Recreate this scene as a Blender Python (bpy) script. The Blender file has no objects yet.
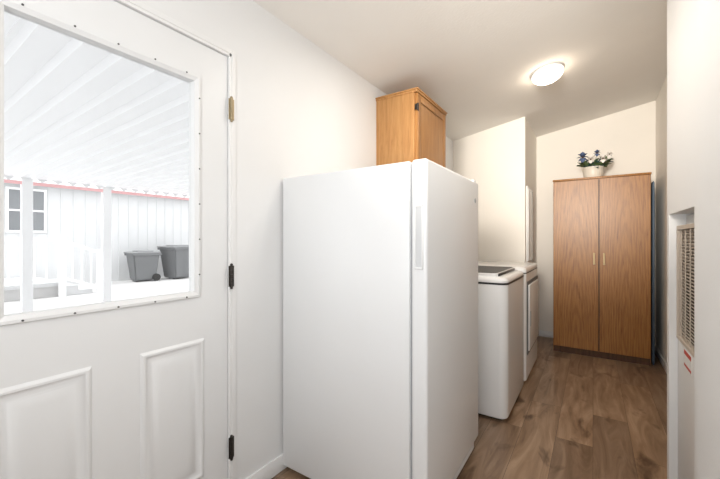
import bpy, bmesh, math, random
from mathutils import Vector, Matrix, Euler
random.seed(4)
C = bpy.context.scene.collection
R = math.radians
XL=-1.36; YF=4.88; XR=.305; XRF=.56; H0=2.36; SL=.18
def ceilz(x): return H0+SL*(x-XL)

# ------------------------------------------------------------ materials
def newmat(name):
    m=bpy.data.materials.new(name); m.use_nodes=True
    nt=m.node_tree; b=nt.nodes['Principled BSDF']
    return m,nt,b
def paint(name,col,rough=.5,metal=0,bump=0,bscale=150,var=.03,vscale=3,spec=None):
    m,nt,b=newmat(name)
    tc=nt.nodes.new('ShaderNodeTexCoord')
    n=nt.nodes.new('ShaderNodeTexNoise'); n.inputs['Scale'].default_value=vscale; n.inputs['Detail'].default_value=3
    nt.links.new(tc.outputs['Object'],n.inputs['Vector'])
    r=nt.nodes.new('ShaderNodeValToRGB')
    r.color_ramp.elements[0].position=.3; r.color_ramp.elements[1].position=.7
    r.color_ramp.elements[0].color=tuple(max(0,c*(1-var)) for c in col)+(1,)
    r.color_ramp.elements[1].color=tuple(min(1,c*(1+var)) for c in col)+(1,)
    nt.links.new(n.outputs['Fac'],r.inputs['Fac']); nt.links.new(r.outputs['Color'],b.inputs['Base Color'])
    b.inputs['Roughness'].default_value=rough; b.inputs['Metallic'].default_value=metal
    if spec is not None: b.inputs['Specular IOR Level'].default_value=spec
    if bump:
        n2=nt.nodes.new('ShaderNodeTexNoise'); n2.inputs['Scale'].default_value=bscale; n2.inputs['Detail'].default_value=2
        nt.links.new(tc.outputs['Object'],n2.inputs['Vector'])
        bp=nt.nodes.new('ShaderNodeBump'); bp.inputs['Strength'].default_value=bump; bp.inputs['Distance'].default_value=.004
        nt.links.new(n2.outputs['Fac'],bp.inputs['Height']); nt.links.new(bp.outputs['Normal'],b.inputs['Normal'])
    return m
def wood(name,dark,mid,light,rough=.4,scale=(14,14,.9),nscale=3.0,pore=0,centre=(0,0,0)):
    m,nt,b=newmat(name)
    tc=nt.nodes.new('ShaderNodeTexCoord'); mp=nt.nodes.new('ShaderNodeMapping'); mp.inputs['Scale'].default_value=scale
    nt.links.new(tc.outputs['Object'],mp.inputs['Vector'])
    n=nt.nodes.new('ShaderNodeTexNoise'); n.inputs['Scale'].default_value=nscale; n.inputs['Detail'].default_value=8
    n.inputs['Roughness'].default_value=.65; n.inputs['Distortion'].default_value=.8
    nt.links.new(mp.outputs['Vector'],n.inputs['Vector'])
    r=nt.nodes.new('ShaderNodeValToRGB'); e=r.color_ramp.elements
    e[0].position=.3; e[0].color=dark+(1,); e[1].position=.72; e[1].color=light+(1,)
    k=e.new(.48); k.color=mid+(1,)
    nt.links.new(n.outputs['Fac'],r.inputs['Fac'])
    col=r.outputs['Color']
    if pore:
        # cathedral figure: long stretched rings centred low on the board
        mp2=nt.nodes.new('ShaderNodeMapping'); mp2.inputs['Scale'].default_value=(1,0.01,.080)
        mp2.inputs['Location'].default_value=(-centre[0],0,-centre[2]*.080)
        nt.links.new(tc.outputs['Object'],mp2.inputs['Vector'])
        wv=nt.nodes.new('ShaderNodeTexWave'); wv.wave_type='RINGS'; wv.rings_direction='SPHERICAL'
        wv.inputs['Scale'].default_value=16; wv.inputs['Distortion'].default_value=4.0; wv.inputs['Detail'].default_value=4
        wv.inputs['Detail Scale'].default_value=2.2; wv.inputs['Detail Roughness'].default_value=.7
        nt.links.new(mp2.outputs['Vector'],wv.inputs['Vector'])
        wr=nt.nodes.new('ShaderNodeValToRGB'); wr.color_ramp.elements[0].position=.05; wr.color_ramp.elements[0].color=(1-pore,1-pore*1.15,1-pore*1.3,1)
        wr.color_ramp.elements[1].position=.55; wr.color_ramp.elements[1].color=(1,1,1,1)
        nt.links.new(wv.outputs['Fac'],wr.inputs['Fac'])
        mx=nt.nodes.new('ShaderNodeMix'); mx.data_type='RGBA'; mx.blend_type='MULTIPLY'; mx.inputs['Factor'].default_value=1
        nt.links.new(col,mx.inputs['A']); nt.links.new(wr.outputs['Color'],mx.inputs['B']); col=mx.outputs['Result']
    nt.links.new(col,b.inputs['Base Color'])
    b.inputs['Roughness'].default_value=rough
    bp=nt.nodes.new('ShaderNodeBump'); bp.inputs['Strength'].default_value=.08; bp.inputs['Distance'].default_value=.002
    nt.links.new(n.outputs['Fac'],bp.inputs['Height']); nt.links.new(bp.outputs['Normal'],b.inputs['Normal'])
    return m
def floor_mat():
    m,nt,b=newmat('floor_planks'); L=nt.links.new
    tc=nt.nodes.new('ShaderNodeTexCoord'); mp=nt.nodes.new('ShaderNodeMapping'); mp.inputs['Rotation'].default_value=(0,0,R(90))
    L(tc.outputs['Object'],mp.inputs['Vector'])
    br=nt.nodes.new('ShaderNodeTexBrick')
    br.inputs['Color1'].default_value=(.0,.0,.0,1); br.inputs['Color2'].default_value=(1,1,1,1)
    br.inputs['Mortar'].default_value=(0,0,0,1); br.inputs['Scale'].default_value=1
    br.inputs['Mortar Size'].default_value=.0010; br.inputs['Brick Width'].default_value=1.22; br.inputs['Row Height'].default_value=.19
    br.offset=.37
    L(mp.outputs['Vector'],br.inputs['Vector'])
    mp2=nt.nodes.new('ShaderNodeMapping'); mp2.inputs['Scale'].default_value=(7,.9,1)
    L(tc.outputs['Object'],mp2.inputs['Vector'])
    add=nt.nodes.new('ShaderNodeVectorMath'); add.operation='MULTIPLY_ADD'
    L(br.outputs['Color'],add.inputs[0]); add.inputs[1].default_value=(17,31,7); L(mp2.outputs['Vector'],add.inputs[2])
    n=nt.nodes.new('ShaderNodeTexNoise'); n.inputs['Scale'].default_value=1.8; n.inputs['Detail'].default_value=9; n.inputs['Roughness'].default_value=.60; n.inputs['Distortion'].default_value=1.4
    L(add.outputs[0],n.inputs['Vector'])
    r=nt.nodes.new('ShaderNodeValToRGB'); e=r.color_ramp.elements
    e[0].position=.26; e[0].color=(.155,.089,.050,1); e[1].position=.75; e[1].color=(.49,.345,.235,1)
    k=e.new(.5); k.color=(.32,.208,.130,1)
    L(n.outputs['Fac'],r.inputs['Fac'])
    v=nt.nodes.new('ShaderNodeTexNoise'); v.inputs['Scale'].default_value=1.0; v.inputs['Detail'].default_value=4; v.inputs['Distortion'].default_value=.6
    mp3=nt.nodes.new('ShaderNodeMapping'); mp3.inputs['Scale'].default_value=(7,3.2,1); L(tc.outputs['Object'],mp3.inputs['Vector']); L(mp3.outputs['Vector'],v.inputs['Vector'])
    kr=nt.nodes.new('ShaderNodeValToRGB'); kr.color_ramp.elements[0].position=.29; kr.color_ramp.elements[0].color=(.30,.25,.22,1)
    kr.color_ramp.elements[1].position=.40; kr.color_ramp.elements[1].color=(1,1,1,1)
    L(v.outputs['Fac'],kr.inputs['Fac'])
    mx=nt.nodes.new('ShaderNodeMix'); mx.data_type='RGBA'; mx.blend_type='MULTIPLY'; mx.inputs['Factor'].default_value=1
    L(r.outputs['Color'],mx.inputs['A']); L(kr.outputs['Color'],mx.inputs['B'])
    pr=nt.nodes.new('ShaderNodeValToRGB'); pr.color_ramp.elements[0].color=(.64,.64,.66,1); pr.color_ramp.elements[1].color=(1,.99,.97,1)
    L(br.outputs['Color'],pr.inputs['Fac'])
    m2=nt.nodes.new('ShaderNodeMix'); m2.data_type='RGBA'; m2.blend_type='MULTIPLY'; m2.inputs['Factor'].default_value=1
    L(mx.outputs['Result'],m2.inputs['A']); L(pr.outputs['Color'],m2.inputs['B'])
    m3=nt.nodes.new('ShaderNodeMix'); m3.data_type='RGBA'; m3.inputs['B'].default_value=(.08,.05,.03,1)
    L(br.outputs['Fac'],m3.inputs['Factor']); L(m2.outputs['Result'],m3.inputs['A'])
    L(m3.outputs['Result'],b.inputs['Base Color']); b.inputs['Roughness'].default_value=.30
    bp=nt.nodes.new('ShaderNodeBump'); bp.inputs['Strength'].default_value=.1; bp.inputs['Distance'].default_value=.002
    L(n.outputs['Fac'],bp.inputs['Height']); L(bp.outputs['Normal'],b.inputs['Normal'])
    return m
def glass_mat():
    m=bpy.data.materials.new('window_glass'); m.use_nodes=True; nt=m.node_tree
    for n in list(nt.nodes): nt.nodes.remove(n)
    o=nt.nodes.new('ShaderNodeOutputMaterial'); t=nt.nodes.new('ShaderNodeBsdfTransparent'); g=nt.nodes.new('ShaderNodeBsdfGlossy')
    g.inputs['Roughness'].default_value=.02; t.inputs['Color'].default_value=(.98,.985,.985,1)
    mx=nt.nodes.new('ShaderNodeMixShader'); mx.inputs[0].default_value=.02
    nt.links.new(t.outputs[0],mx.inputs[1]); nt.links.new(g.outputs[0],mx.inputs[2]); nt.links.new(mx.outputs[0],o.inputs[0])
    return m
def awning_mat():
    m,nt,b=newmat('awning_white'); o=nt.nodes['Material Output']
    b.inputs['Base Color'].default_value=(.92,.922,.925,1); b.inputs['Roughness'].default_value=.5
    t=nt.nodes.new('ShaderNodeBsdfTranslucent'); t.inputs['Color'].default_value=(.92,.92,.93,1)  # translucency added to brighten the underside of the metal panels
    mx=nt.nodes.new('ShaderNodeMixShader'); mx.inputs[0].default_value=.15
    nt.links.new(b.outputs[0],mx.inputs[1]); nt.links.new(t.outputs[0],mx.inputs[2]); nt.links.new(mx.outputs[0],o.inputs[0])
    return m
def emit(name,col,s):
    m,nt,b=newmat(name)
    b.inputs['Base Color'].default_value=(.9,.9,.88,1); b.inputs['Emission Color'].default_value=col+(1,); b.inputs['Emission Strength'].default_value=s
    return m
M={}
M['wall']=paint('wall_paint',(.825,.828,.826),.6,bump=.10,bscale=140,var=.010)
M['wallw']=paint('wall_paint_cream',(.88,.84,.775),.6,bump=.10,bscale=140,var=.010)
M['ceil']=paint('ceiling_paint',(.865,.842,.805),.8,bump=.22,bscale=70,var=.012)
M['trim']=paint('trim_white',(.84,.84,.835),.4,var=.01)
M['door']=paint('door_white',(.81,.818,.822),.38,var=.01)
M['floor']=floor_mat()
M['glass']=glass_mat()
M['appl']=paint('appliance_white',(.835,.845,.852),.36,var=.008,bump=.05,bscale=400)
M['applsm']=paint('enamel_white',(.86,.865,.865),.2,var=.008)
M['seal']=paint('grey_gasket',(.35,.36,.37),.6)
M['seald']=paint('dark_gasket',(.12,.125,.13),.6)
M['shade']=paint('recess_shade',(.64,.65,.66),.5)  # white greyed down so the grip's shade is in the colour
M['dark']=paint('black_plastic',(.02,.02,.022),.4)
M['dglass']=paint('smoked_lid_glass',(.05,.052,.055),.45,spec=.15)
M['oak']=wood('honey_oak',(.37,.17,.055),(.49,.245,.085),(.57,.315,.122),.4,(16,16,1.2))
M['oakd']=wood('honey_oak_door',(.32,.135,.037),(.42,.195,.058),(.49,.245,.08),.4,(16,16,1.2))
wc=((.20,.078,.015),(.345,.150,.036),(.43,.205,.057))
M['ward']=wood('brown_oak_laminate',*wc,.38,(36,36,1.8),2.4)
M['warda']=wood('brown_oak_laminate_cathedral',*wc,.38,(36,36,1.8),2.4,pore=.17,centre=(-.20,0,-.25))
M['wardb']=wood('brown_oak_laminate_flame',*wc,.38,(36,36,1.8),2.4,pore=.17,centre=(.22,0,.35))
M['wardd']=wood('dark_plinth',(.05,.02,.008),(.08,.035,.014),(.11,.05,.02),.5)
M['brass']=paint('antique_brass',(.74,.60,.36),.4,.3)
M['steel']=paint('aged_brass_hinge',(.36,.29,.18),.4,.6)
M['bronze']=paint('dark_bronze',(.05,.043,.038),.4,.7)
M['screw']=paint('screw_dark',(.10,.10,.10),.4,.5)
M['nickel']=paint('nickel',(.7,.67,.62),.3,1)
M['dome']=emit('lit_dome_glass',(1,.84,.66),18)
M['blue']=paint('slate_blue_board',(.13,.19,.26),.6)
M['blued']=paint('slate_edge',(.09,.13,.19),.5)
M['pot']=paint('cream_pot',(.78,.73,.64),.35)
M['leaf']=paint('teal_leaf',(.05,.11,.10),.5,var=.5,vscale=30)
M['leaf2']=paint('green_leaf',(.12,.19,.075),.5,var=.4,vscale=30)
M['petal']=paint('pale_petal',(.84,.80,.75),.6)
M['petalb']=paint('dusty_blue_petal',(.08,.12,.23),.6)
M['fcent']=paint('flower_centre',(.12,.06,.02),.8)
M['tan']=paint('tan_grille',(.55,.47,.39),.5)
M['furn']=paint('furnace_enamel',(.77,.76,.745),.35)
M['furnd']=paint('furnace_inside',(.10,.08,.065),.8)
M['red']=paint('red_label',(.55,.07,.05),.5)
M['white']=paint('white_print',(.82,.82,.80),.5)
M['alu']=paint('white_aluminium',(.96,.96,.962),.45,var=.01)
M['awn']=awning_mat()
M['pink']=paint('pink_gutter',(.98,.55,.56),.5)
M['siding']=paint('pale_siding',(.69,.695,.70),.7,var=.02)
M['conc']=paint('pale_concrete',(.63,.625,.62),.9,bump=.2,bscale=30,var=.10,vscale=1.2)
M['bin']=paint('charcoal_bin',(.17,.175,.18),.5)
M['binl']=paint('bin_lid',(.29,.295,.30),.5)
M['rub']=paint('rubber',(.03,.03,.03),.8)
M['pane']=paint('grey_pane',(.22,.23,.24),.1)
M['roof']=paint('roof_grey',(.6,.6,.6),.9)

# ------------------------------------------------------------ helpers
def join(bm,t):
    me=bpy.data.meshes.new('tmp'); t.to_mesh(me); t.free(); bm.from_mesh(me); bpy.data.meshes.remove(me)
def box(bm,x0,x1,y0,y1,z0,z1,bev=0,seg=2,mat=None):
    t=bmesh.new(); bmesh.ops.create_cube(t,size=1)
    bmesh.ops.scale(t,vec=(abs(x1-x0),abs(y1-y0),abs(z1-z0)),verts=t.verts)
    bmesh.ops.translate(t,vec=((x0+x1)/2,(y0+y1)/2,(z0+z1)/2),verts=t.verts)
    if bev: bmesh.ops.bevel(t,geom=t.edges[:],offset=bev,segments=seg,profile=.5,affect='EDGES')
    if mat: bmesh.ops.transform(t,matrix=mat,verts=t.verts)
    join(bm,t)
def rprism(bm,x0,x1,y0,y1,levels,seg=8):
    """stack of rounded rectangles: levels = (z, inset, corner radius)"""
    rs=[]
    for z,i,r in levels:
        ring=[]
        for cx,cy,a0 in ((x1-i-r,y1-i-r,0),(x0+i+r,y1-i-r,90),(x0+i+r,y0+i+r,180),(x1-i-r,y0+i+r,270)):
            for k in range(seg+1):
                a=R(a0+90*k/seg); ring.append(bm.verts.new((cx+r*math.cos(a),cy+r*math.sin(a),z)))
        rs.append(ring)
    n=len(rs[0])
    for a,b in zip(rs,rs[1:]):
        for k in range(n):
            j=(k+1)%n; bm.faces.new((a[k],a[j],b[j],b[k]))
    bm.faces.new(rs[0][::-1]); bm.faces.new(rs[-1])
def cyl(bm,p0,p1,r0,r1=None,seg=20):
    p0=Vector(p0);p1=Vector(p1); d=p1-p0
    t=bmesh.new(); bmesh.ops.create_cone(t,cap_ends=True,segments=seg,radius1=r0,radius2=r0 if r1 is None else r1,depth=d.length)
    q=Vector((0,0,1)).rotation_difference(d.normalized()).to_matrix().to_4x4()
    bmesh.ops.transform(t,matrix=Matrix.Translation((p0+p1)/2)@q,verts=t.verts); join(bm,t)
def ball(bm,c,r,sc=(1,1,1),seg=16):
    t=bmesh.new(); bmesh.ops.create_uvsphere(t,u_segments=seg,v_segments=seg//2,radius=r)
    bmesh.ops.scale(t,vec=sc,verts=t.verts); bmesh.ops.translate(t,vec=c,verts=t.verts); join(bm,t)
def lathe(bm,prof,c=(0,0,0),seg=64):
    rings=[]
    for r,z in prof:
        if r<1e-5: rings.append([bm.verts.new((c[0],c[1],c[2]+z))])
        else: rings.append([bm.verts.new((c[0]+r*math.cos(2*math.pi*i/seg),c[1]+r*math.sin(2*math.pi*i/seg),c[2]+z)) for i in range(seg)])
    for a,b in zip(rings,rings[1:]):
        for i in range(seg):
            j=(i+1)%seg
            if len(a)==1 and len(b)==1: continue
            if len(a)==1: bm.faces.new((a[0],b[i],b[j]))
            elif len(b)==1: bm.faces.new((a[i],a[j],b[0]))
            else: bm.faces.new((a[i],a[j],b[j],b[i]))
def rings_x(bm,rects,fill=True):
    """concentric rectangles (y0,y1,z0,z1,x) lofted into relief on a plane facing +X"""
    rs=[[bm.verts.new((x,y0,z0)),bm.verts.new((x,y1,z0)),bm.verts.new((x,y1,z1)),bm.verts.new((x,y0,z1))] for y0,y1,z0,z1,x in rects]
    for a,b in zip(rs,rs[1:]):
        for i in range(4):
            j=(i+1)%4; bm.faces.new((a[i],a[j],b[j],b[i]))
    if fill: bm.faces.new(rs[-1])
def slab(bm,x0,x1,y0,y1,z0=0):
    """wall block reaching up to the sloping ceiling"""
    v=[bm.verts.new(p) for p in ((x0,y0,z0),(x1,y0,z0),(x1,y1,z0),(x0,y1,z0),(x0,y0,ceilz(x0)),(x1,y0,ceilz(x1)),(x1,y1,ceilz(x1)),(x0,y1,ceilz(x0)))]
    for f in ((0,3,2,1),(4,5,6,7),(0,1,5,4),(1,2,6,5),(2,3,7,6),(3,0,4,7)): bm.faces.new([v[i] for i in f])
W={}
def obj(name,bm,mat,parent=None,local=False,smooth=True,ang=35):
    bmesh.ops.recalc_face_normals(bm,faces=bm.faces[:])
    me=bpy.data.meshes.new(name)
    off=Vector((0,0,0)) if (parent is None or local) else W[parent.name]
    bmesh.ops.translate(bm,vec=-off,verts=bm.verts)
    bm.to_mesh(me); bm.free(); me.materials.append(mat)
    if smooth:
        for p in me.polygons: p.use_smooth=True
        me.set_sharp_from_angle(angle=R(ang))
    o=bpy.data.objects.new(name,me); C.objects.link(o)
    if parent: o.parent=parent
    W[o.name]=off.copy()
    return o
def tag(o,label,cat,group=None,kind=None):
    o['label']=label; o['category']=cat
    if group: o['group']=group
    if kind: o['kind']=kind
    return o
def thing(name,loc,label,cat,rot=(0,0,0),group=None):
    o=bpy.data.objects.new(name,None); o.empty_display_size=.1; C.objects.link(o); o.location=loc; o.rotation_euler=rot
    W[o.name]=Vector(loc); return tag(o,label,cat,group)
def struct(name,bm,mat,label,cat,**k):
    o=obj(name,bm,mat,**k); o['kind']='structure'; o['label']=label; o['category']=cat; return o
B=bmesh.new
def part(name,mat,parent,*boxes,**k):
    bm=B()
    for b in boxes: box(bm,*b)
    return obj(name,bm,mat,parent,**k)

# ------------------------------------------------------------ room shell
YB=-1.6; XRN=1.7; YC=1.0; YE=2.28
DY0,DY1,DZ=.075,.983,2.045
bm=B(); box(bm,XL-.12,XRN+.1,YB-.1,YF+.1,-.12,0); struct('floor',bm,M['floor'],'brown oak-look plank floor running the length of the room','floor')
bm=B()
x0,x1=XL-.14,XRN+.12
v=[bm.verts.new(p) for z in (0,.12) for p in ((x0,YB-.12,ceilz(x0)+z),(x1,YB-.12,ceilz(x1)+z),(x1,YF+.12,ceilz(x1)+z),(x0,YF+.12,ceilz(x0)+z))]
for f in ((0,3,2,1),(4,5,6,7),(0,1,5,4),(1,2,6,5),(2,3,7,6),(3,0,4,7)): bm.faces.new([v[i] for i in f])
struct('ceiling',bm,M['ceil'],'off-white ceiling sloping up towards the right wall','ceiling')
bm=B(); slab(bm,XL-.12,XL,YB,DY0); slab(bm,XL-.12,XL,DY0,DY1,DZ); slab(bm,XL-.12,XL,DY1,YF)
struct('wall_left',bm,M['wall'],'long off-white wall holding the entry door','wall',smooth=False)
bm=B(); slab(bm,XL-.12,XRN+.1,YF,YF+.1); struct('wall_far',bm,M['wallw'],'cream end wall behind the tall wardrobe','wall',smooth=False)
bm=B(); slab(bm,XL,-.59,3.99,YF); struct('wall_alcove',bm,M['wallw'],'cream boxed-out wall block beyond the dryer','wall',smooth=False)
FY0,FY1,FZ=1.72,2.225,1.33
bm=B(); slab(bm,XR,XR+.09,YC,FY0); slab(bm,XR,XR+.09,FY0,FY1,FZ); slab(bm,XR,XR+.09,FY1,YE); slab(bm,XR+.09,1.2,YE-.05,YE)
slab(bm,XR+.09,XRN,YC,YC+.09); slab(bm,XR-.022,XR,YC,1.56)
struct('wall_right',bm,M['wall'],'white near right wall with the furnace opening','wall',smooth=False)
bm=B(); slab(bm,XRF,XRF+.09,YE,YF); struct('wall_right_far',bm,M['wallw'],'cream strip of right wall beside the wardrobe','wall',smooth=False)
bm=B(); slab(bm,XL-.12,XRN+.1,YB-.1,YB); struct('wall_back',bm,M['wall'],'white wall behind the camera','wall',smooth=False)
bm=B(); slab(bm,XRN,XRN+.1,YB,YC+.09); struct('wall_right_near',bm,M['wall'],'white side wall beside the camera','wall',smooth=False)
def base(name,label,*bs):
    bm=B()
    for b in bs: box(bm,*b,.003)
    struct(name,bm,M['trim'],label,'baseboard')
base('baseboard_left','white baseboard along the left wall beside the door',(XL,XL+.010,1.02,3.99,0,.085),(XL,XL+.010,YB,DY0-.02,0,.085))
base('baseboard_far','white baseboard under the end wall',(-.58,XRF,YF-.011,YF,0,.075))
base('baseboard_alcove','white baseboard around the boxed-out wall block',(-.59,-.579,3.985,YF-.012,0,.075),(-1.345,-.579,3.979,3.99,0,.075))
base('baseboard_right','white baseboard at the foot of the right wall',(XRF-.011,XRF,YE,YF-.012,0,.075),(XR-.033,XR-.022,YC,1.56,0,.075))

# ------------------------------------------------------------ entry door
bm=B()
for a in ((XL-.12,XL+.006,DY0,DY0+.012,0,DZ),(XL-.12,XL+.006,DY1-.012,DY1,0,DZ),(XL-.12,XL+.006,DY0,DY1,DZ-.012,DZ),
          (XL,XL+.008,DY0-.02,DY0,0,DZ+.02),(XL,XL+.008,DY1,DY1+.02,0,DZ+.02),(XL,XL+.008,DY0,DY1,DZ,DZ+.02),(XL-.12,XL-.0,DY0,DY1,-.0,.012)):
    box(bm,*a,.001,1)
struct('trim_1',bm,M['trim'],'white jamb and narrow casing around the entry door','door trim')
dx=XL-.006; d0,d1=DY0+.0145,DY1-.0145
gy0,gy1,gz0,gz1=.250,.815,.992,1.868
bm=B()
for a in ((d0,gy0,.014,2.03),(gy1,d1,.014,2.03),(gy0,gy1,.014,gz0),(gy0,gy1,gz1,2.03)):
    box(bm,dx-.045,dx,*a)
for y0,y1 in ((.215,.460),(.604,.857)):
    ins=[(0,0),(.005,.004),(.010,.007),(.017,.007),(.022,.003),(.028,.001),(.040,.001),(.046,.004),(.070,.0075),(.076,.008)]
    rings_x(bm,[(y0+i,y1-i,.21+i,.795-i,dx+h+.0002) for i,h in ins])
door=struct('door_1',bm,M['door'],'white entry door with a large window and two raised lower panels','door',ang=28)
bm=B(); e=.022
rings_x(bm,[(gy0-e-j,gy1+e+j,gz0-e-j,gz1+e+j,x) for j,x in ((0,dx),(-.003,dx+.009),(-.012,dx+.010),(-.021,dx+.005),(-.026,dx+.003),(-.027,dx-.02))],False)
wf=obj('window_frame',bm,M['door'],door,ang=25)
def screw(y,z):
    bm=B(); cyl(bm,(dx+.007,y,z),(dx+.012,y,z),.0035,.0028,12); obj('screw',bm,M['screw'],wf)
for i in range(5):
    y=gy0-.02+(gy1-gy0+.04)*(i+.5)/5
    screw(y,gz1+.014); screw(y,gz0-.014)
for i in range(6):
    z=gz0+(gz1-gz0)*(i+.5)/6
    screw(gy1+.014,z); screw(gy0-.014,z)
part('glass_pane',M['glass'],door,(dx-.028,dx-.024,gy0-.004,gy1+.004,gz0-.004,gz1+.004))
for z,mt in ((1.795,'steel'),(1.045,'bronze'),(.275,'bronze')):
    bm=B(); yh=DY1-.006
    for q in range(5): cyl(bm,(XL+.012,yh,z-.048+q*.0195),(XL+.012,yh,z-.048+q*.0195+.018),.0075)
    ball(bm,(XL+.012,yh,z+.052),.006); ball(bm,(XL+.012,yh,z-.052),.006)
    box(bm,XL+.006,XL+.010,yh-.012,yh+.016,z-.047,z+.047,.001,1)
    h=obj('hinge',bm,M[mt],door)
    if mt=='steel': h['label']='brass-toned top hinge'
bm=B(); cyl(bm,(dx,.15,.93),(dx+.012,.15,.93),.032); cyl(bm,(dx+.012,.15,.93),(dx+.04,.15,.93),.012); ball(bm,(dx+.058,.15,.93),.028,(.8,1,1)); obj('door_knob',bm,M['nickel'],door)

# ------------------------------------------------------------ upright freezer
FX0,FXB,FXD,FYa,FYb,FH=-1.349,-.612,-.544,1.288,2.035,1.53
t=thing('upright_freezer',((FX0+FXD)/2,(FYa+FYb)/2,0),'tall white upright freezer with its side to the camera, standing by the left wall','freezer')
bm=B(); box(bm,FX0,FXB-.008,FYa,FYb,.03,FH,.006); obj('body',bm,M['appl'],t)
bm=B(); box(bm,FXB-.0085,FXB,FYa+.012,FYb-.012,.10,FH-.012); obj('gasket',bm,M['seal'],t)
bm=B(); box(bm,FXB,FXD,FYa-.001,FYb+.001,.085,FH+.004,.013,4); dr=obj('door',bm,M['appl'],t)
bm=B(); hx0,hx1,hz0,hz1=FXB+.016,FXD-.015,1.090,1.350
box(bm,hx0,hx0+.006,FYa-.008,FYa+.004,hz0,hz1,.0025); box(bm,hx1-.006,hx1,FYa-.008,FYa+.004,hz0,hz1,.0025)
box(bm,hx0,hx1,FYa-.008,FYa+.004,hz0,hz0+.010,.0025); box(bm,hx0,hx1,FYa-.008,FYa+.004,hz1-.010,hz1,.0025)
hd=obj('handle',bm,M['applsm'],dr)
bm=B(); box(bm,hx0+.004,hx1-.004,FYa-.003,FYa+.002,hz0+.006,hz1-.006); obj('grip_recess',bm,M['shade'],hd)
bm=B(); cyl(bm,(FXD-.001,FYb-.075,1.425),(FXD+.002,FYb-.075,1.425),.013); obj('badge',bm,M['seal'],dr)
bm=B(); box(bm,FXB-.06,FXD-.02,FYa+.02,FYb-.02,.022,.08,.003)
for i in range(5): box(bm,FXD-.021,FXD-.016,FYa+.05,FYb-.05,.03+i*.01,.035+i*.01)
obj('kick_plate',bm,M['trim'],t)
for x in (FX0+.06,FXB-.08):
    for y in (FYa+.06,FYb-.06):
        bm=B(); cyl(bm,(x,y,0),(x,y,.032),.02); obj('foot',bm,M['dark'],t)
bm=B(); box(bm,FXB-.05,FXD-.01,FYb-.06,FYb-.015,FH+.003,FH+.016,.004); obj('top_hinge_cover',bm,M['trim'],t)

# ------------------------------------------------------------ wall cabinet
cx0,cxb,cxd,cya,cyb,cza,czb=XL,-1.047,-1.026,2.25,2.83,1.50,2.275
t=thing('wall_cabinet',((cx0+cxd)/2,(cya+cyb)/2,cza),'small honey oak wall cabinet mounted on the left wall above the freezer','cabinet')
bm=B(); box(bm,cx0,cxb,cya,cyb,cza,czb-.022,.002,1); obj('body',bm,M['oak'],t)
bm=B(); box(bm,cx0,cxd+.004,cya-.006,cyb+.006,czb-.024,czb-.010,.003); box(bm,cx0,cxd+.011,cya-.013,cyb+.013,czb-.010,czb,.003); obj('crown_moulding',bm,M['oak'],t)
bm=B(); y0,y1,z0,z1=cya+.012,cyb-.012,cza+.012,czb-.032
box(bm,cxb,cxd-.001,y0,y1,z0,z1)
for a in ((y0,y0+.05,z0,z1),(y1-.05,y1,z0,z1),(y0+.05,y1-.05,z0,z0+.05),(y0+.05,y1-.05,z1-.05,z1)): box(bm,cxd-.004,cxd+.002,*a,.0015)
rings_x(bm,[(y0+.05+i,y1-.05-i,z0+.05+i,z1-.05-i,cxd+h) for i,h in ((.002,-.001),(.008,-.001),(.03,.001))])
dr=obj('door',bm,M['oakd'],t)
for z in (cza+.09,czb-.13):
    bm=B(); cyl(bm,(cxd+.002,y0-.003,z-.025),(cxd+.002,y0-.003,z+.025),.006); box(bm,cxd-.001,cxd+.004,y0,y0+.014,z-.028,z+.028,.001,1); box(bm,cxb+.006,cxb+.022,cya-.002,cya+.004,z-.02,z+.02,.001,1)
    obj('hinge',bm,M['bronze'],dr)

# ------------------------------------------------------------ washer
wx0,wx1,wy0,wy1=-1.19,-.466,2.42,3.125
t=thing('washing_machine',((wx0+wx1)/2,(wy0+wy1)/2,0),'white top-loading washing machine with dark glass lid, just past the freezer','washing machine')
bm=B(); rprism(bm,wx0,wx1,wy0,wy1,[(.018,.014,.040),(.026,.004,.050),(.040,0,.055),(.90,0,.055),(.912,.001,.055)]); obj('body',bm,M['applsm'],t)
bm=B(); rprism(bm,wx0,wx1,wy0,wy1,[(.909,-.0015,.055),(.922,-.0015,.055)]); obj('top_seam',bm,M['dark'],t)
bm=B(); rprism(bm,wx0,wx1,wy0,wy1,[(.920,.001,.055),(.926,0,.055),(.942,0,.055),(.956,.005,.053),(.967,.016,.048),(.972,.032,.04)])
for v in bm.verts:
    if v.co.z>.93 and v.co.x>-.62: v.co.z-=.018*(v.co.x+.62)/.15*(v.co.z-.93)/.04
obj('top_deck',bm,M['applsm'],t)
bm=B(); rprism(bm,-1.03,-.535,wy0+.03,wy1-.03,[(.958,0,.04),(.977,0,.04),(.981,.004,.038)]); ld=obj('lid',bm,M['applsm'],t)
bm=B(); rprism(bm,-1.03,-.535,wy0+.03,wy1-.03,[(.9805,.010,.032),(.9835,.011,.032)]); obj('lid_glass',bm,M['dglass'],ld)
bm=B(); box(bm,-.538,-.528,wy0+.07,wy1-.07,.960,.978,.003); obj('lid_handle',bm,M['dark'],ld)
bm=B(); box(bm,wx0,wx0+.14,wy0+.004,wy1-.004,.96,1.08,.02,4); cp=obj('control_panel',bm,M['applsm'],t)
bm=B(); cyl(bm,(wx0+.138,wy0+.35,1.025),(wx0+.165,wy0+.35,1.025),.035,.03); obj('dial',bm,M['nickel'],cp)
bm=B(); box(bm,wx0+.03,wx1-.04,wy0+.03,wy1-.03,.006,.022); obj('base',bm,M['dark'],t)  # black slab painting in the shadow under the washer
for x in (wx0+.07,wx1-.08):
    for y in (wy0+.07,wy1-.07):
        bm=B(); cyl(bm,(x,y,0),(x,y,.02),.022); obj('foot',bm,M['dark'],t)
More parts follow.
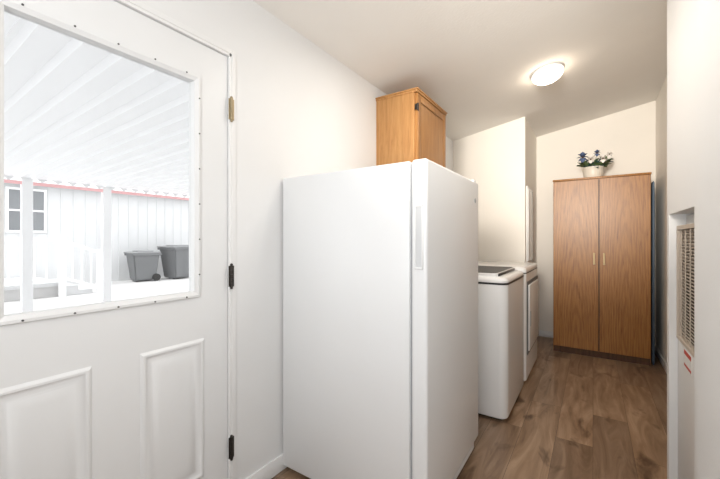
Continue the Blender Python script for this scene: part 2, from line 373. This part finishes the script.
# dryer
ex0,ex1,ey0,ey1=-1.19,-.462,3.165,3.905
t=thing('tumble_dryer',((ex0+ex1)/2,(ey0+ey1)/2,0),'white front-loading tumble dryer beyond the washing machine, next to the alcove wall','dryer')
bm=B(); rprism(bm,ex0,ex1,ey0,ey1,[(.022,.012,.02),(.034,0,.026),(.918,0,.026),(.924,.001,.026)]); obj('body',bm,M['applsm'],t)
bm=B(); rprism(bm,ex0,ex1,ey0,ey1,[(.932,.001,.026),(.938,0,.026),(.956,0,.026),(.969,.006,.025),(.976,.018,.02)]); obj('top_deck',bm,M['applsm'],t)
bm=B(); rprism(bm,ex0,ex1,ey0,ey1,[(.923,-.0005,.026),(.933,-.0005,.026)]); obj('top_seam',bm,M['seald'],t)
bm=B(); box(bm,ex1-.002,ex1+.007,ey0+.045,ey1-.045,.236,.854,.002,1); obj('door_seal',bm,M['seald'],t)
bm=B(); box(bm,ex1+.003,ex1+.018,ey0+.076,ey1-.076,.266,.824,.006,3); dr=obj('door',bm,M['applsm'],t)
bm=B(); box(bm,ex1+.016,ex1+.024,ey0+.10,ey0+.125,.47,.60,.004); obj('door_handle',bm,M['seal'],dr)
bm=B(); box(bm,ex0,ex0+.14,ey0+.004,ey1-.004,.97,1.09,.02,4); cp=obj('control_panel',bm,M['applsm'],t)
bm=B(); cyl(bm,(ex0+.138,ey0+.37,1.03),(ex0+.165,ey0+.37,1.03),.035,.03); obj('dial',bm,M['nickel'],cp)
bm=B(); box(bm,ex0+.02,ex1-.03,ey0+.02,ey1-.02,.010,.03); obj('base',bm,M['dark'],t)  # black slab standing in for the shade beneath the dryer
for x in (ex0+.06,ex1-.07):
    for y in (ey0+.06,ey1-.06):
        bm=B(); cyl(bm,(x,y,0),(x,y,.02),.022); obj('foot',bm,M['dark'],t)

# ------------------------------------------------------------ access panel on the alcove block
t=thing('access_panel',(-.59,4.22,.95),'narrow white panel fixed to the side of the boxed-out alcove wall','wall panel')
bm=B(); box(bm,-.59,-.575,4.05,4.42,.95,1.78,.003); obj('panel_frame',bm,M['trim'],t)
bm=B(); box(bm,-.576,-.569,4.075,4.395,.98,1.75,.002); obj('panel_door',bm,M['applsm'],t)

# ------------------------------------------------------------ wardrobe
ax0,ax1,ay0,ay1,az=-.36,.462,4.312,4.80,1.855
t=thing('wardrobe',((ax0+ax1)/2,(ay0+ay1)/2,0),'tall brown oak two-door wardrobe at the far end of the room','wardrobe')
bm=B(); box(bm,ax0,ax1,ay0+.019,ay1,.0,az-.018,.001,1); obj('body',bm,M['ward'],t)
bm=B(); box(bm,ax0-.004,ax1+.004,ay0-.003,ay1,az-.019,az,.003); obj('top_panel',bm,M['ward'],t)
bm=B(); box(bm,ax0+.004,ax1-.004,ay0+.010,ay0+.020,0,.062); obj('plinth',bm,M['wardd'],t)
xm=(ax0+ax1)/2
bm=B(); box(bm,xm-.012,xm+.012,ay0+.0175,ay0+.0195,.066,az-.024); obj('seam_shade',bm,M['dark'],t)  # black strip behind the doors, shade of the gap as colour
for s,(p,q) in enumerate(((ax0+.003,xm-.004),(xm+.004,ax1-.003))):
    bm=B(); box(bm,p,q,ay0,ay0+.0175,.065,az-.022,.002,1); dr=obj('door',bm,M['wardb' if s else 'warda'],t)
    bm=B(); hx=p+.038 if s else q-.038; cyl(bm,(hx,ay0,1.050),(hx,ay0-.022,1.050),.006); cyl(bm,(hx,ay0,.975),(hx,ay0-.022,.975),.006)
    cyl(bm,(hx,ay0-.022,.962),(hx,ay0-.022,1.063),.008); ball(bm,(hx,ay0-.022,1.065),.010); ball(bm,(hx,ay0-.022,.960),.010)
    obj('handle',bm,M['brass'],dr)
# blue board beside it
t=thing('board',(.486,4.55,0),'thin slate blue board standing in the gap between wardrobe and right wall','board')
bm=B(); box(bm,.476,.494,4.36,4.78,.012,1.765,.008,3); obj('board_face',bm,M['blue'],t)
bm=B(); box(bm,.480,.490,4.354,4.786,.0,1.772,.004,2); obj('edge_trim',bm,M['blued'],t)

# ------------------------------------------------------------ potted plant on the wardrobe
pc=Vector((.0,4.47,az))
t=thing('potted_plant',pc,'artificial flower arrangement in a cream pot on top of the wardrobe','plant')
bm=B(); lathe(bm,[(0,0),(.076,0),(.082,.008),(.088,.06),(.093,.105),(.096,.110),(.096,.122),(.088,.122),(.084,.105),(0,.100)],pc); obj('pot',bm,M['pot'],t)
def leaf(bm,p,d,L,w,up=.3):
    d=d.normalized(); s=d.cross(Vector((0,0,1)))
    if s.length<.1: s=Vector((1,0,0))
    s.normalize(); n=s.cross(d)
    rows=[]
    for i in range(6):
        f=i/5; ww=w*math.sin(math.pi*min(.98,f*.92+.06))**.8
        c=p+d*L*f+n*(-.35*L*f*f)*up
        rows.append((bm.verts.new(c-s*ww+n*ww*.3),bm.verts.new(c),bm.verts.new(c+s*ww+n*ww*.3)))
    for a,b in zip(rows,rows[1:]):
        bm.faces.new((a[0],a[1],b[1],b[0])); bm.faces.new((a[1],a[2],b[2],b[1]))
ends=[]
bs=B()
for i in range(22):
    a=i*2.4; el=random.uniform(.3,1.15); L=random.uniform(.07,.135)
    d=Vector((math.cos(a)*math.cos(el)*1.4+.15,math.sin(a)*math.cos(el)*.8,math.sin(el)*.85))
    p0=pc+Vector((math.cos(a)*.02,math.sin(a)*.02,.099)); p1=p0+d*L
    cyl(bs,p0,p1,.0025,.0018,6); ends.append((p0,p1,d))
obj('stems',bs,M['leaf2'],t)
b1,b2=B(),B()
for i,(p0,p1,d) in enumerate(ends):
    for k in range(4):
        q=p0.lerp(p1,random.uniform(.4,1)); dd=d+Vector((random.uniform(-.9,.9),random.uniform(-.9,.7),random.uniform(-.2,.5)))
        leaf(b1 if (i+k)%2 else b2,q,dd,random.uniform(.055,.085),random.uniform(.022,.031),random.uniform(.3,1.1))
obj('leaves',b1,M['leaf'],t); obj('leaves',b2,M['leaf2'],t)
for i,(dx_,dy_,dz_,mt,fs) in enumerate(((-.02,-.14,.185,'petal',.95),(.085,-.14,.180,'petal',.95),(.140,-.10,.225,'petal',.75),(-.09,-.12,.220,'petalb',1.25),(.035,-.13,.245,'petalb',.8))):
    c=pc+Vector((dx_,dy_,dz_)); bm=B()
    for k in range(8):
        a=k*2*math.pi/8; leaf(bm,c,Vector((math.cos(a),-.3,math.sin(a))),.046*fs,.020*fs,.4)
    fl=obj('flower',bm,M[mt],t)
    bm=B(); ball(bm,c+Vector((0,-.008,0)),.008*fs,seg=10); obj('flower_centre',bm,M['fcent'],fl)
    bm=B(); cyl(bm,pc+Vector((dx_*.1,dy_*.1,.098)),c,.002,.0018,6); obj('flower_stem',bm,M['leaf2'],fl)

# ------------------------------------------------------------ ceiling light
lx,ly=-.305,3.13
t=thing('ceiling_light',(lx,ly,ceilz(lx)),'round lit flush-mount dome lamp on the ceiling','ceiling light',(0,-math.atan(SL),0))
k=.80
bm=B(); lathe(bm,[(r*k,z) for r,z in [(0,.004),(.125,.004),(.134,-.003),(.142,-.010),(.142,-.022),(.120,-.026),(0,-.026)]]); obj('base_ring',bm,M['trim'],t,local=True)
bm=B(); lathe(bm,[(0,-.020),(.134*k,-.022)]+[(.138*k*math.cos(a),-.026-.066*math.sin(a)) for a in [math.pi/2*i/14 for i in range(14)]]+[(0,-.092)]); obj('glass_dome',bm,M['dome'],t,local=True,ang=70)
bm=B(); lathe(bm,[(0,-.090),(.009,-.091),(.011,-.097),(.006,-.102),(0,-.104)],seg=20); obj('finial',bm,M['nickel'],t,local=True)

# ------------------------------------------------------------ furnace in the right wall
fx=.335; fy0,fy1=FY0+.010,FY1-.004
t=thing('furnace',(.66,(fy0+fy1)/2,0),'built-in white furnace with a tan louvred grille set in the right wall','furnace')
bm=B(); box(bm,fx+.03,.95,fy0,fy1,0,FZ-.006,.003); obj('cabinet',bm,M['furn'],t)
bm=B(); gz_0,gz_1=.760,1.255
for a in ((fy0,fy0+.018,.742,1.275),(fy1-.018,fy1,.742,1.275),(fy0+.018,fy1-.018,.742,gz_0),(fy0+.018,fy1-.018,gz_1,1.275)): box(bm,fx-.004,fx+.03,*a,.002,1)
g=obj('upper_door',bm,M['tan'],t)
bm=B(); box(bm,fx+.022,fx+.0295,fy0+.018,fy1-.018,gz_0,gz_1); obj('grille_backing',bm,M['furnd'],g)
bm=B(); n=34
for i in range(n):
    z=gz_0+.008+(gz_1-gz_0-.016)*i/(n-1)
    box(bm,-.0065,.0065,fy0+.018,fy1-.018,-.0014,.0014,mat=Matrix.Translation((fx+.010,0,z))@Matrix.Rotation(R(42),4,'Y'))
for i in range(5):
    y=fy0+.018+(fy1-fy0-.036)*(i+.5)/5; box(bm,fx+.001,fx+.005,y-.0025,y+.0025,gz_0,gz_1)
obj('grille_louvres',bm,M['tan'],g)
bm=B(); box(bm,fx,fx+.03,fy0,fy1,.06,.737,.006); ld=obj('lower_door',bm,M['furn'],t)
bm=B(); box(bm,fx-.0015,fx+.001,fy0+.20,fy0+.34,.655,.732); lb=obj('warning_label',bm,M['white'],ld)
bm=B(); box(bm,fx-.0022,fx-.0005,fy0+.205,fy0+.335,.710,.728); obj('red_band',bm,M['red'],lb)
bm=B(); box(bm,fx-.0022,fx-.0005,fy0+.205,fy0+.335,.659,.670); obj('red_band',bm,M['red'],lb)
bm=B(); box(bm,fx+.012,fx+.03,fy0+.02,fy1-.02,.0,.058); obj('toe_grille',bm,M['furnd'],t)

# ------------------------------------------------------------ outside
GZ=-.15
bm=B(); box(bm,-40,XL-.125,-25,40,GZ-.2,GZ); struct('ground',bm,M['conc'],'pale concrete yard outside the door window','ground')
AX=-8.0; AZ=2.25; AW=2.45; AS=XL-.15
t=thing('patio_awning',(-7.85,2.9,GZ),'white ribbed aluminium patio awning on posts seen through the door window','awning')
bm=B(); prof=[]; y=-4.0; SP=.21
while y<13:
    prof+= [(y,0),(y+.13,0),(y+.155,.05),(y+.185,.05),(y+SP,0)]; y+=SP
def az_(x): return AW+(AZ-AW)*(x-AS)/(AX-AS)
va=[bm.verts.new((AS,p,az_(AS)+h)) for p,h in prof]; vb=[bm.verts.new((AX,p,az_(AX)+h)) for p,h in prof]
for i in range(len(prof)-1):
    if abs(prof[i][0]-prof[i+1][0])<1e-6: continue
    bm.faces.new((va[i],va[i+1],vb[i+1],vb[i]))
bmesh.ops.remove_doubles(bm,verts=bm.verts,dist=1e-4)
obj('roof_panels',bm,M['awn'],t,smooth=False)
# scalloped lip: one strip whose lower edge dips at every pan
bm=B(); rows=[]
nst=int(17/SP)*8
for i in range(nst+1):
    y=-4.0+i*SP/8; ph=(i%8)/8
    dip=.012+.045*max(0,math.sin(math.pi*ph/.66)) if ph<.66 else .012
    rows.append([bm.verts.new((AX+.08,y,AZ-.001)),bm.verts.new((AX+.08,y,AZ-dip)),bm.verts.new((AX+.088,y,AZ-dip)),bm.verts.new((AX+.088,y,AZ-.001))])
for a,b in zip(rows,rows[1:]):
    for i in range(4): j=(i+1)%4; bm.faces.new((a[i],a[j],b[j],b[i]))
bm.faces.new(rows[0]); bm.faces.new(rows[-1][::-1])
obj('scalloped_lip',bm,M['awn'],t,smooth=False)
bm=B(); box(bm,AX+.02,AX+.07,-4,13,AZ-.114,AZ-.062,.003,1); obj('beam',bm,M['pink'],t)
for py in (-2.6,1.76,2.92,7.6,11.5):
    bm=B(); box(bm,AX-.03,AX+.078,py-.07,py+.07,GZ+.01,AZ-.002,.006,1); box(bm,AX-.07,AX+.12,py-.11,py+.11,GZ,GZ+.014); obj('post',bm,M['alu'],t)
# neighbour house
t=thing('neighbour_house',(-13.5,4,GZ),'pale neighbouring house with vertical board siding beyond the awning','house')
bm=B(); box(bm,-18,-13.0,-6,18,GZ,2.72)
y=-6
while y<18: box(bm,-13.002,-12.982,y,y+.035,GZ+.02,2.72); y+=.3
obj('siding_wall',bm,M['siding'],t,smooth=False)
bm=B(); box(bm,-18.4,-12.7,-6.4,18.4,2.72,2.79); obj('roof',bm,M['roof'],t)
wy0_,wy1_=2.5,3.22
bm=B()
for a in ((wy0_-.06,wy0_,1.40,2.62),(wy1_,wy1_+.06,1.40,2.62),(wy0_,wy1_,1.40,1.46),(wy0_,wy1_,2.56,2.62),(wy0_,wy1_,1.98,2.03),(wy0_+.34,wy0_+.38,1.46,2.56)): box(bm,-12.99,-12.94,*a,.004,1)
w=obj('window',bm,M['alu'],t)
bm=B(); box(bm,-12.99,-12.955,wy0_,wy1_,1.46,2.56); obj('pane',bm,M['pane'],w)
# porch railing
t=thing('porch_railing',(-10.5,2.6,GZ),'white porch railing with a stair rail in front of the neighbouring house','railing')
for a in ((1.17,1.24),(.22,.28)):
    bm=B(); box(bm,-10.54,-10.46,-.5,2.94,*a,.006,1); obj('rail',bm,M['alu'],t)
for y in (-.5,1.4,2.94,3.7):
    bm=B(); box(bm,-10.56,-10.44,y-.06,y+.06,GZ,1.32 if y<3 else .95,.006,1); obj('newel_post',bm,M['alu'],t)
y=-.3
while y<2.85:
    bm=B(); box(bm,-10.515,-10.485,y,y+.03,.27,1.18); obj('baluster',bm,M['alu'],t); y+=.21
for za,zb in ((1.2,.86),(.3,-.02)):
    bm=B(); cyl(bm,(-10.5,2.94,za),(-10.5,3.7,zb),.033); obj('stair_rail',bm,M['alu'],t)
for i in range(3):
    yy=3.12+i*.19; zz=.34*(yy-2.94)/.76
    bm=B(); box(bm,-10.515,-10.485,yy,yy+.03,.26-zz,1.19-zz); obj('baluster',bm,M['alu'],t)
# porch deck and steps behind the railing
t=thing('porch_deck',(-11.7,1.2,GZ),'low pale porch deck with steps behind the white railing','porch')
bm=B(); box(bm,-12.97,-10.6,-.6,2.98,.10,.19,.004,1); obj('deck_boards',bm,M['siding'],t)
bm=B(); box(bm,-12.97,-10.66,-.55,2.93,GZ,.10); obj('skirting',bm,M['conc'],t)
for i in range(2):
    bm=B(); box(bm,-12.4,-10.6,2.98+.3*i,3.28+.3*i,GZ,.08-.12*i,.004,1); obj('step',bm,M['siding'],t)
# wheeled bins
def wheelie(loc,rz,sc,label):
    t=thing('wheeled_bin',loc,label,'rubbish bin',(0,0,rz),'bins by the neighbouring house')
    w0,w1,d0_,d1_=.27*sc,.37*sc,.32*sc,.42*sc; h=1.0*sc
    bm=B(); v=[bm.verts.new(p) for p in ((-w0,-d0_,.05),(w0,-d0_,.05),(w0,d0_,.05),(-w0,d0_,.05),(-w1,-d1_,h),(w1,-d1_,h),(w1,d1_,h),(-w1,d1_,h))]
    for f in ((0,3,2,1),(4,5,6,7),(0,1,5,4),(1,2,6,5),(2,3,7,6),(3,0,4,7)): bm.faces.new([v[i] for i in f])
    bmesh.ops.bevel(bm,geom=bm.edges[:],offset=.03,segments=2,affect='EDGES')
    box(bm,-w1-.03,w1+.03,-d1_-.03,d1_+.03,h-.09,h-.02,.01,1); box(bm,-.10,.10,-d0_+.02,-d0_+.10,0,.06,.01,1)
    obj('body',bm,M['bin'],t,local=True)
    bm=B(); box(bm,-w1-.02,w1+.02,-d1_-.06,d1_+.02,h-.015,h+.035,.015,2); box(bm,-w1*.7,w1*.7,-d1_*.6,d1_*.6,h+.03,h+.07,.02,2); obj('lid',bm,M['binl'],t,local=True)
    bm=B(); cyl(bm,(-w1*.8,d1_+.08,h-.06),(w1*.8,d1_+.08,h-.06),.016); cyl(bm,(-w1*.8,d1_,h-.06),(-w1*.8,d1_+.08,h-.06),.014); cyl(bm,(w1*.8,d1_,h-.06),(w1*.8,d1_+.08,h-.06),.014); obj('handle',bm,M['bin'],t,local=True)
    for s in (-1,1):
        bm=B(); cyl(bm,(s*(w0+.01),d0_,.12),(s*(w0+.07),d0_,.12),.12); obj('wheel',bm,M['rub'],t,local=True)
wheelie((-12.1,6.62,GZ),R(10),1.10,'larger dark grey wheeled bin, right of the two by the pale house')
wheelie((-12.25,5.52,GZ),R(-5),.93,'smaller dark grey wheeled bin, left of the two by the pale house')

# ------------------------------------------------------------ light
w=bpy.data.worlds.new('World'); bpy.context.scene.world=w; w.use_nodes=True
w.node_tree.nodes['Background'].inputs[0].default_value=(.975,.985,1,1); w.node_tree.nodes['Background'].inputs[1].default_value=2.2
def lamp(name,kind,loc,target,energy,col,size=None,cone=38):
    l=bpy.data.lights.new(name,kind); l.energy=energy; l.color=col
    if kind=='AREA': l.shape='DISK'; l.size=size
    if kind=='SPOT': l.shadow_soft_size=size; l.spot_size=R(cone); l.spot_blend=1
    o=bpy.data.objects.new(name,l); C.objects.link(o); o.location=loc
    o.rotation_euler=(Vector(target)-Vector(loc)).to_track_quat('-Z','Y').to_euler(); return o
s=lamp('sun','SUN',(1.5,-3,10),(0,0,0),.9,(1,.985,.96)); s.data.angle=R(3)
lamp('room_fill','AREA',(.35,-.9,2.15),(-.4,2.6,1.0),19,(.96,.98,1),1.1)  # added fill behind the camera, no real fixture
lamp('ceiling_fill','AREA',(-.25,-.6,1.25),(-.2,1.7,2.6),17,(.99,.99,.985),.9)  # added uplight that brightens the ceiling, stands in for bounced light
lamp('hall_fill','AREA',(-.55,1.72,2.38),(-.50,2.0,0),9,(1,.93,.84),.5)  # unseen fill added above the frame to lift the middle of the room
lamp('far_fill','SPOT',(-.24,-.7,1.9),(-.16,4.8,2.1),720,(1,.935,.84),.3)  # soft spot added to brighten the far wall and wardrobe

# ------------------------------------------------------------ camera
cam=bpy.data.cameras.new('camera'); cam.sensor_width=36; cam.lens=17.4; cam.clip_start=.02; cam.clip_end=200
o=bpy.data.objects.new('camera',cam); C.objects.link(o); o.location=(0,0,1.21); o.rotation_euler=(R(90),0,R(33.8))
bpy.context.scene.camera=o
try:
    bpy.context.scene.view_settings.view_transform='Standard'
except Exception: pass
